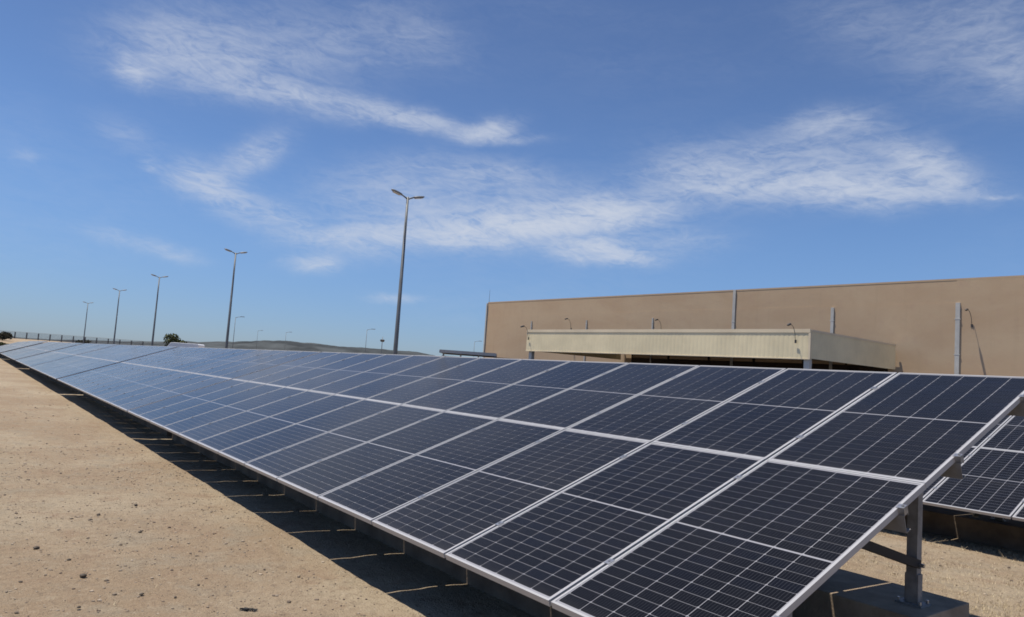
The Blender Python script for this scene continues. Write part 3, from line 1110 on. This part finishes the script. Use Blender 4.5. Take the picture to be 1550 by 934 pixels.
# doors packed edge to edge, dark colour standing in for the canopy's shade
for i, x in enumerate((21.5, 25.6, 29.7, 33.8, 37.9, 41.0)):
    mb = MB()
    w = 3.9 if i < 5 else 2.7
    for k in range(18):
        z = k * 0.23
        mb.box(x, x + w, -0.045 - (0.012 if k % 2 else 0), -0.002, z, z + 0.225)
    d = mb.build('loading_door', MAT['door'], wh)
    mb = MB()
    mb.box(x - 0.09, x - 0.001, -0.07, -0.003, 0, 4.4)
    mb.box(x + w + 0.001, x + w + 0.09, -0.07, -0.003, 0, 4.4)
    mb.box(x - 0.09, x + w + 0.09, -0.07, -0.003, 4.401, 4.6)
    mb.build('door_frame', MAT['door'], d)

# canopy: deck, corrugated fascias, flashings, columns
can = empty('canopy')
can.parent = wh
FL, FR, BR, BL = Vector((19.45, -11.5)), Vector((43.58, -11.0)), Vector((44.35, -0.25)), Vector((20.3, -0.25))
ZT, ZB = 5.6, 3.87


def corrugated(name, a, b, z0, z1, mat, pitch=0.30, depth=0.006):
    """trapezoid ribbed sheet standing from a to b, ribs towards the outside"""
    d = (b - a)
    L = d.length
    d.normalize()
    nrm = Vector((d.y, -d.x))
    mb = MB()
    prof, s = [], 0.0
    while s < L:
        for ds, h in ((0.0, 0.0), (0.30, 0.0), (0.40, 1.0), (0.90, 1.0)):
            if s + ds * pitch <= L:
                prof.append((s + ds * pitch, h * depth))
        s += pitch
    prof.append((L, 0.0))
    vs = []
    for s, h in prof:
        p = a + d * s + nrm * h
        vs += [(p.x, p.y, z0), (p.x, p.y, z1)]
    for s, h in reversed(prof):
        p = a + d * s + nrm * (h - 0.02)
        vs += [(p.x, p.y, z0), (p.x, p.y, z1)]
    n = len(vs) // 2
    fs = [(2 * i, 2 * ((i + 1) % n), 2 * ((i + 1) % n) + 1, 2 * i + 1) for i in range(n)]
    mb.add(vs, fs)
    return mb.build(name, mat, can)


def bar_between(mb, a, b, off0, off1, z0, z1):
    d = (b - a).normalized()
    nrm = Vector((d.y, -d.x))
    q = [a + nrm * off0, b + nrm * off0, b + nrm * off1, a + nrm * off1]
    vs = [(p.x, p.y, z0) for p in q] + [(p.x, p.y, z1) for p in q]
    mb.add(vs, [(0, 1, 2, 3), (7, 6, 5, 4), (0, 4, 5, 1), (1, 5, 6, 2), (2, 6, 7, 3), (3, 7, 4, 0)])


corrugated('front_fascia', FL, FR, ZB + 0.04, ZT - 0.16, MAT['cream'])
corrugated('side_fascia', FR, BR, ZB + 0.04, ZT - 0.10, MAT['cream'])
corrugated('side_fascia', BL, FL, ZB + 0.04, ZT - 0.10, MAT['cream'])
mb = MB()
bar_between(mb, FL, FR, -0.1, 0.040, ZT - 0.16, ZT + 0.06)
bar_between(mb, FL + Vector((0, 0)), FR, -0.02, 0.03, ZB - 0.02, ZB + 0.04)
mb.build('front_flashing', MAT['cream_trim'], can)
mb = MB()
bar_between(mb, FR + Vector((0.004, 0.11)), BR, -0.1, 0.03, ZT - 0.10, ZT + 0.03)
mb.build('side_flashing', MAT['cream_trim'], can)
mb = MB()
bar_between(mb, BL, FL + Vector((0.004, 0.11)), -0.1, 0.03, ZT - 0.10, ZT + 0.03)
mb.build('side_flashing', MAT['cream_trim'], can)
mb = MB()
mb.box(FR.x - 0.10, FR.x + 0.035, FR.y - 0.035, FR.y + 0.10, ZB - 0.02, ZT - 0.165)
mb.build('corner_trim', MAT['cream_trim'], can)
mb = MB()
z0, z1 = ZT - 0.5, ZT - 0.3
q = [FL + Vector((0.05, 0.05)), FR + Vector((-0.12, 0.12)), BR + Vector((-0.05, 0)), BL + Vector((0.05, 0))]
mb.add([(p.x, p.y, z0) for p in q] + [(p.x, p.y, z1) for p in q], [(3, 2, 1, 0), (4, 5, 6, 7), (0, 1, 5, 4), (1, 2, 6, 5), (2, 3, 7, 6), (3, 0, 4, 7)])
mb.build('roof_deck', MAT['soffit'], can)
for t in (0.0, 1.0):
    p = (FL + Vector((0.35, 0.35))).lerp(FR + Vector((-0.25, 0.30)), t)
    mb = MB()
    mb.box(p.x - 0.17, p.x + 0.17, p.y - 0.17, p.y + 0.17, -0.3, ZT - 0.51)
    mb.build('column', MAT['grey_pipe'], can, bevel=0.01)


def wall_lamp(x, z, y_wall, label, e=0.62):
    """gooseneck bracket lamp; (x, z) is where its stem leaves the wall, in the warehouse's own axes"""
    M = wh.matrix_basis
    root = empty('wall_lamp', M @ Vector((x, y_wall, z)), (0, 0, WANG))
    tag(root, label, 'wall lamp', 'gooseneck lamps on the warehouse')
    mb = MB()
    pts = [(0, -0.02, -0.45), (0, -0.10, -0.2)]
    for k in range(7):
        a = math.pi * 0.5 * k / 6
        pts.append((-0.10 * k / 6, -0.10 - (e - 0.12) * (1 - math.cos(a)), -0.1 + 0.62 * math.sin(a)))
    mb.tube(pts, 0.017, 8)
    mb.build('arm', MAT['dark_metal'], root, smooth=True)
    mb = MB()
    mb.box(-0.06, 0.06, -0.025, -0.002, -0.55, -0.35)
    mb.build('wall_plate', MAT['dark_metal'], root)
    mb = MB()
    zc = 0.52
    mb.tube([(-0.10, -e + 0.05, zc + 0.05), (-0.10, -e - 0.06, zc + 0.02), (-0.10, -e - 0.30, zc - 0.05), (-0.10, -e - 0.40, zc - 0.08)], [0.03, 0.07, 0.07, 0.03], 10)
    mb.build('lamp_head', MAT['dark_metal'], root, smooth=True)
    return root


wall_lamp(48.80, 7.35, 0.0, 'dark gooseneck lamp high on the plain wall at right, casting a long shadow', 0.55)
wall_lamp(13.45, 7.30, 0.0, 'small gooseneck lamp on the wall over the left end of the canopy', 0.5)
wall_lamp(24.6, 7.05, 0.0, 'gooseneck lamp showing just above the middle of the canopy', 0.5)
wall_lamp(42.75, 5.35, -11.12, 'gooseneck lamp on the canopy front near its right corner', 0.5)
wall_lamp(19.75, 5.35, -11.58, 'gooseneck lamp on the canopy front at its left corner', 0.5)

# ------------------------------------------------------------------ open shed left of the warehouse
SA, SB, SC = Vector((-51.35, 30.03)), Vector((-48.45, 33.9)), Vector((-46.84, 36.06))
sdirv = (SB - SA).normalized()
shed = empty('open_shed', (SA.x, SA.y, 0), (0, 0, math.atan2(sdirv.y, sdirv.x)))
tag(shed, 'low open shed with a flat pale grey roof beside the warehouse', 'shed')
SL = (SB - SA).length
SL2 = (SC - SA).length
mb = MB()
mb.box(-0.1, SL, -0.05, 5.0, 3.30, 3.56)
mb.build('roof', MAT['roof'], shed)
mb = MB()
mb.box(0.1, SL2, 4.8, 4.95, -0.3, 3.1)
mb.build('back_wall', MAT['door'], shed)
mb = MB()
mb.box(SL + 0.02, SL2 + 0.3, 0.1, 5.0, 3.12, 3.22)
mb.build('lean_to_roof', MAT['brown_roof'], shed)
for x in (0.25, 1.75, 3.3, SL - 0.1):
    mb = MB()
    mb.box(x - 0.07, x + 0.07, 0.2, 0.34, -0.3, 3.3)
    mb.build('post', MAT['kerb'], shed)
mb = MB()
mb.box(0.1, SL2, 0.3, 4.8, 2.95, 3.05)
mb.build('ceiling', MAT['soffit'], shed)


# ------------------------------------------------------------------ white van beyond the panels
def make_van():
    a, b = Vector((-101.5, 18.3)), Vector((-98.8, 22.0))
    d = (b - a).normalized()
    root = empty('van', ((a.x + b.x) / 2, (a.y + b.y) / 2, -0.11), (0, 0, math.atan2(d.y, d.x)))
    tag(root, 'white high roofed van parked beyond the panels, only its roof showing', 'van')
    L, Wd, Hh = 4.9, 1.95, 3.2
    prof = [(-L / 2, 0.45), (-L / 2, 1.15), (-L / 2 + 0.25, 1.35), (-L / 2 + 0.45, 1.75), (-L / 2 + 0.8, 2.6), (-L / 2 + 1.15, Hh - 0.08), (-L / 2 + 1.5, Hh), (L / 2 - 0.15, Hh), (L / 2, Hh - 0.12), (L / 2, 0.45)]
    mb = MB()
    n = len(prof)
    vs = [(x, -Wd / 2, z) for x, z in prof] + [(x, Wd / 2, z) for x, z in prof]
    fs = [tuple(range(n)), tuple(range(2 * n - 1, n - 1, -1))] + [(i, i + n, (i + 1) % n + n, (i + 1) % n) for i in range(n)]
    mb.add(vs, fs)
    mb.build('body', MAT['white'], root, bevel=0.05)
    mb = MB()
    mb.add([(-L / 2 + 0.36, -0.8, 1.80), (-L / 2 + 0.36, 0.8, 1.80), (-L / 2 + 0.70, 0.75, 2.55), (-L / 2 + 0.70, -0.75, 2.55)], [(0, 1, 2, 3)])
    mb.build('windscreen', MAT['window'], root)
    for s in (-1, 1):
        mb = MB()
        y = s * (Wd / 2 + 0.004)
        mb.box(-L / 2 + 0.95, -L / 2 + 1.75, min(y, y - s * 0.02), max(y, y - s * 0.02), 1.55, 2.2)
        mb.build('side_window', MAT['window'], root)
        for x in (-L / 2 + 0.95, L / 2 - 0.95):
            mb = MB()
            mb.tube([(x, s * (Wd / 2 - 0.22), 0.36), (x, s * (Wd / 2 + 0.01), 0.36)], 0.36, 18)
            mb.build('wheel', MAT['tyre'], root)


make_van()


# ------------------------------------------------------------------ trees and bushes
def plant(name, loc, height, width, n, mat, label, cat, seed, lobes=5, trunk=True, group=None, leaf=0.22):
    rr = random.Random(seed)
    root = empty(name, loc)
    tag(root, label, cat, group)
    if trunk:
        mb = MB()
        h = height * 0.55
        mb.tube([(0, 0, -0.2), (0.05, 0.03, h * 0.5), (0.0, 0.08, h)], [height * 0.04, height * 0.03, height * 0.015], 8)
        for k in range(5):
            a = rr.uniform(0, 6.28)
            z = h * rr.uniform(0.45, 0.9)
            mb.tube([(0, 0.04, z), (math.cos(a) * width * 0.18, math.sin(a) * width * 0.18, z + height * 0.14), (math.cos(a) * width * 0.32, math.sin(a) * width * 0.32, z + height * 0.2)], [height * 0.016, height * 0.01, height * 0.004], 6)
        mb.build('trunk', MAT['bark'], root, smooth=True)
    mb = MB()
    cs = []
    for k in range(lobes):
        a = rr.uniform(0, 6.28)
        q = rr.uniform(0.1, 0.62) * width / 2
        cs.append((Vector((math.cos(a) * q, math.sin(a) * q, height * rr.uniform(0.45, 0.78))), width * rr.uniform(0.2, 0.34), height * rr.uniform(0.16, 0.24)))
    if not trunk:
        cs = [(Vector((c.x, c.y, height * rr.uniform(0.25, 0.7))), r, hh * 1.3) for c, r, hh in cs]
    for i in range(n):
        c, r, hh = rr.choice(cs)
        d = Vector((rr.gauss(0, 1), rr.gauss(0, 1), rr.gauss(0, 1))).normalized() * rr.random() ** 0.4
        p = c + Vector((d.x * r, d.y * r, d.z * hh))
        p.z = max(p.z, 0.05)
        s = leaf * rr.uniform(0.6, 1.3)
        M = Matrix.Translation(p) @ Euler((rr.uniform(0, 6.28), rr.uniform(0, 6.28), rr.uniform(0, 6.28))).to_matrix().to_4x4()
        mb.add([(-s, -s * 0.5, 0), (s * 0.2, -s * 0.6, 0.03), (s, 0.1 * s, 0), (0, s * 0.6, -0.02)], [(0, 1, 2, 3)], 0, M)
    mb.build('crown', mat, root)
    return root


plant('tree', (-122.5, 23.7, 0), 4.9, 4.0, 2200, MAT['leaf_green'], 'small rounded olive green tree rising behind the white van', 'tree', 21, 7)
plant('bush', (-228.0, 22.6, ground_z(-228, 22.6)), 2.2, 4.4, 500, MAT['leaf_dark'], 'low dark bush at the foot of the farthest street lamp', 'bush', 22, 5, False, 'bushes near the horizon', 0.28)
plant('bush', (-190.0, 65.0, ground_z(-190, 65)), 4.0, 3.6, 500, MAT['leaf_yellow'], 'yellow green bush on the ridge below a tiny lamp post', 'bush', 23, 5, True, 'bushes near the horizon', 0.28)
plant('bush', (-205.0, 66.0, ground_z(-205, 66)), 3.0, 3.6, 360, MAT['leaf_yellow'], 'smaller yellow green bush on the ridge left of the other one', 'bush', 24, 5, False, 'bushes near the horizon', 0.28)
plant('bush', (-236.0, 4.6, ground_z(-236, 4.6)), 2.6, 6.0, 600, MAT['leaf_dark'], 'dark scrub bush against the fence at the far left edge', 'bush', 25, 6, False, 'bushes near the horizon', 0.3)
plant('bush', (-178.0, 3.2, ground_z(-178, 3.2)), 1.3, 3.4, 420, MAT['leaf_green'], 'dull green bush on the bank just past the end of the panels', 'bush', 26, 5, False, 'bushes near the horizon', 0.22)

# green hedge line at the foot of the ridge
mb = MB()
rr = random.Random(31)
for i in range(2600):
    t = rr.random()
    base = Vector((-300, 96, 0)).lerp(Vector((-215, 176, 0)), t)
    h = 2.2 * (0.6 + 0.5 * noise.noise((t * 14, 0, 0))) + 0.6
    p = base + Vector((rr.uniform(-1.5, 1.5), rr.uniform(-1.5, 1.5), ground_z(base.x, base.y) + rr.uniform(0, h)))
    s = rr.uniform(0.25, 0.6)
    M = Matrix.Translation(p) @ Euler((rr.uniform(0, 6.28), rr.uniform(0, 6.28), rr.uniform(0, 6.28))).to_matrix().to_4x4()
    mb.add([(-s, -s * 0.5, 0), (s * 0.2, -s * 0.6, 0.03), (s, 0.1 * s, 0), (0, s * 0.6, -0.02)], [(0, 1, 2, 3)], 0, M)
tag(mb.build('undergrowth', MAT['leaf_yellow']), 'thin green scrub at the foot of the far ridge', kind='stuff')

# ------------------------------------------------------------------ perimeter fence on the far bank
fence = empty('fence', (-292.0, 7.0, 0))
tag(fence, 'dark post and wire perimeter fence on the bank at far left', 'fence')
fp = []
A, B = Vector((-299.0, -6.0)), Vector((-264.0, 44.0))
nf = 17
for i in range(nf):
    p = A.lerp(B, i / (nf - 1))
    z = ground_z(p.x, p.y)
    fp.append(Vector((p.x + 292.0, p.y - 7.0, z)))
fdir = math.atan2((B - A).y, (B - A).x)
mb = MB()
mb.box(-0.13, 0.13, -0.13, 0.13, -0.6, 2.15)
mb.box(-0.17, 0.17, -0.17, 0.17, 2.151, 2.22)
me = mb.mesh('post', MAT['fence_post'])
for p in fp:
    o = link('post', me, fence)
    o.location = p
    o.rotation_euler = (0, 0, fdir)
for h in (0.35, 0.75, 1.15, 1.55, 1.95, 2.35):
    mb = MB()
    mb.tube([p + Vector((0, 0, h)) for p in fp], 0.035 if h < 2.2 else 0.05, 5)
    mb.build('wire', MAT['wire'], fence)
mb = MB()
for p, q in zip(fp[:-1], fp[1:]):
    for k in range(1, 12):
        c = p.lerp(q, k / 12)
        mb.tube([c + Vector((0, 0, 0.1)), c + Vector((0, 0, 2.3))], 0.02, 4)
o = mb.build('wire_mesh', MAT['wire'], fence)
o['kind'] = 'stuff'
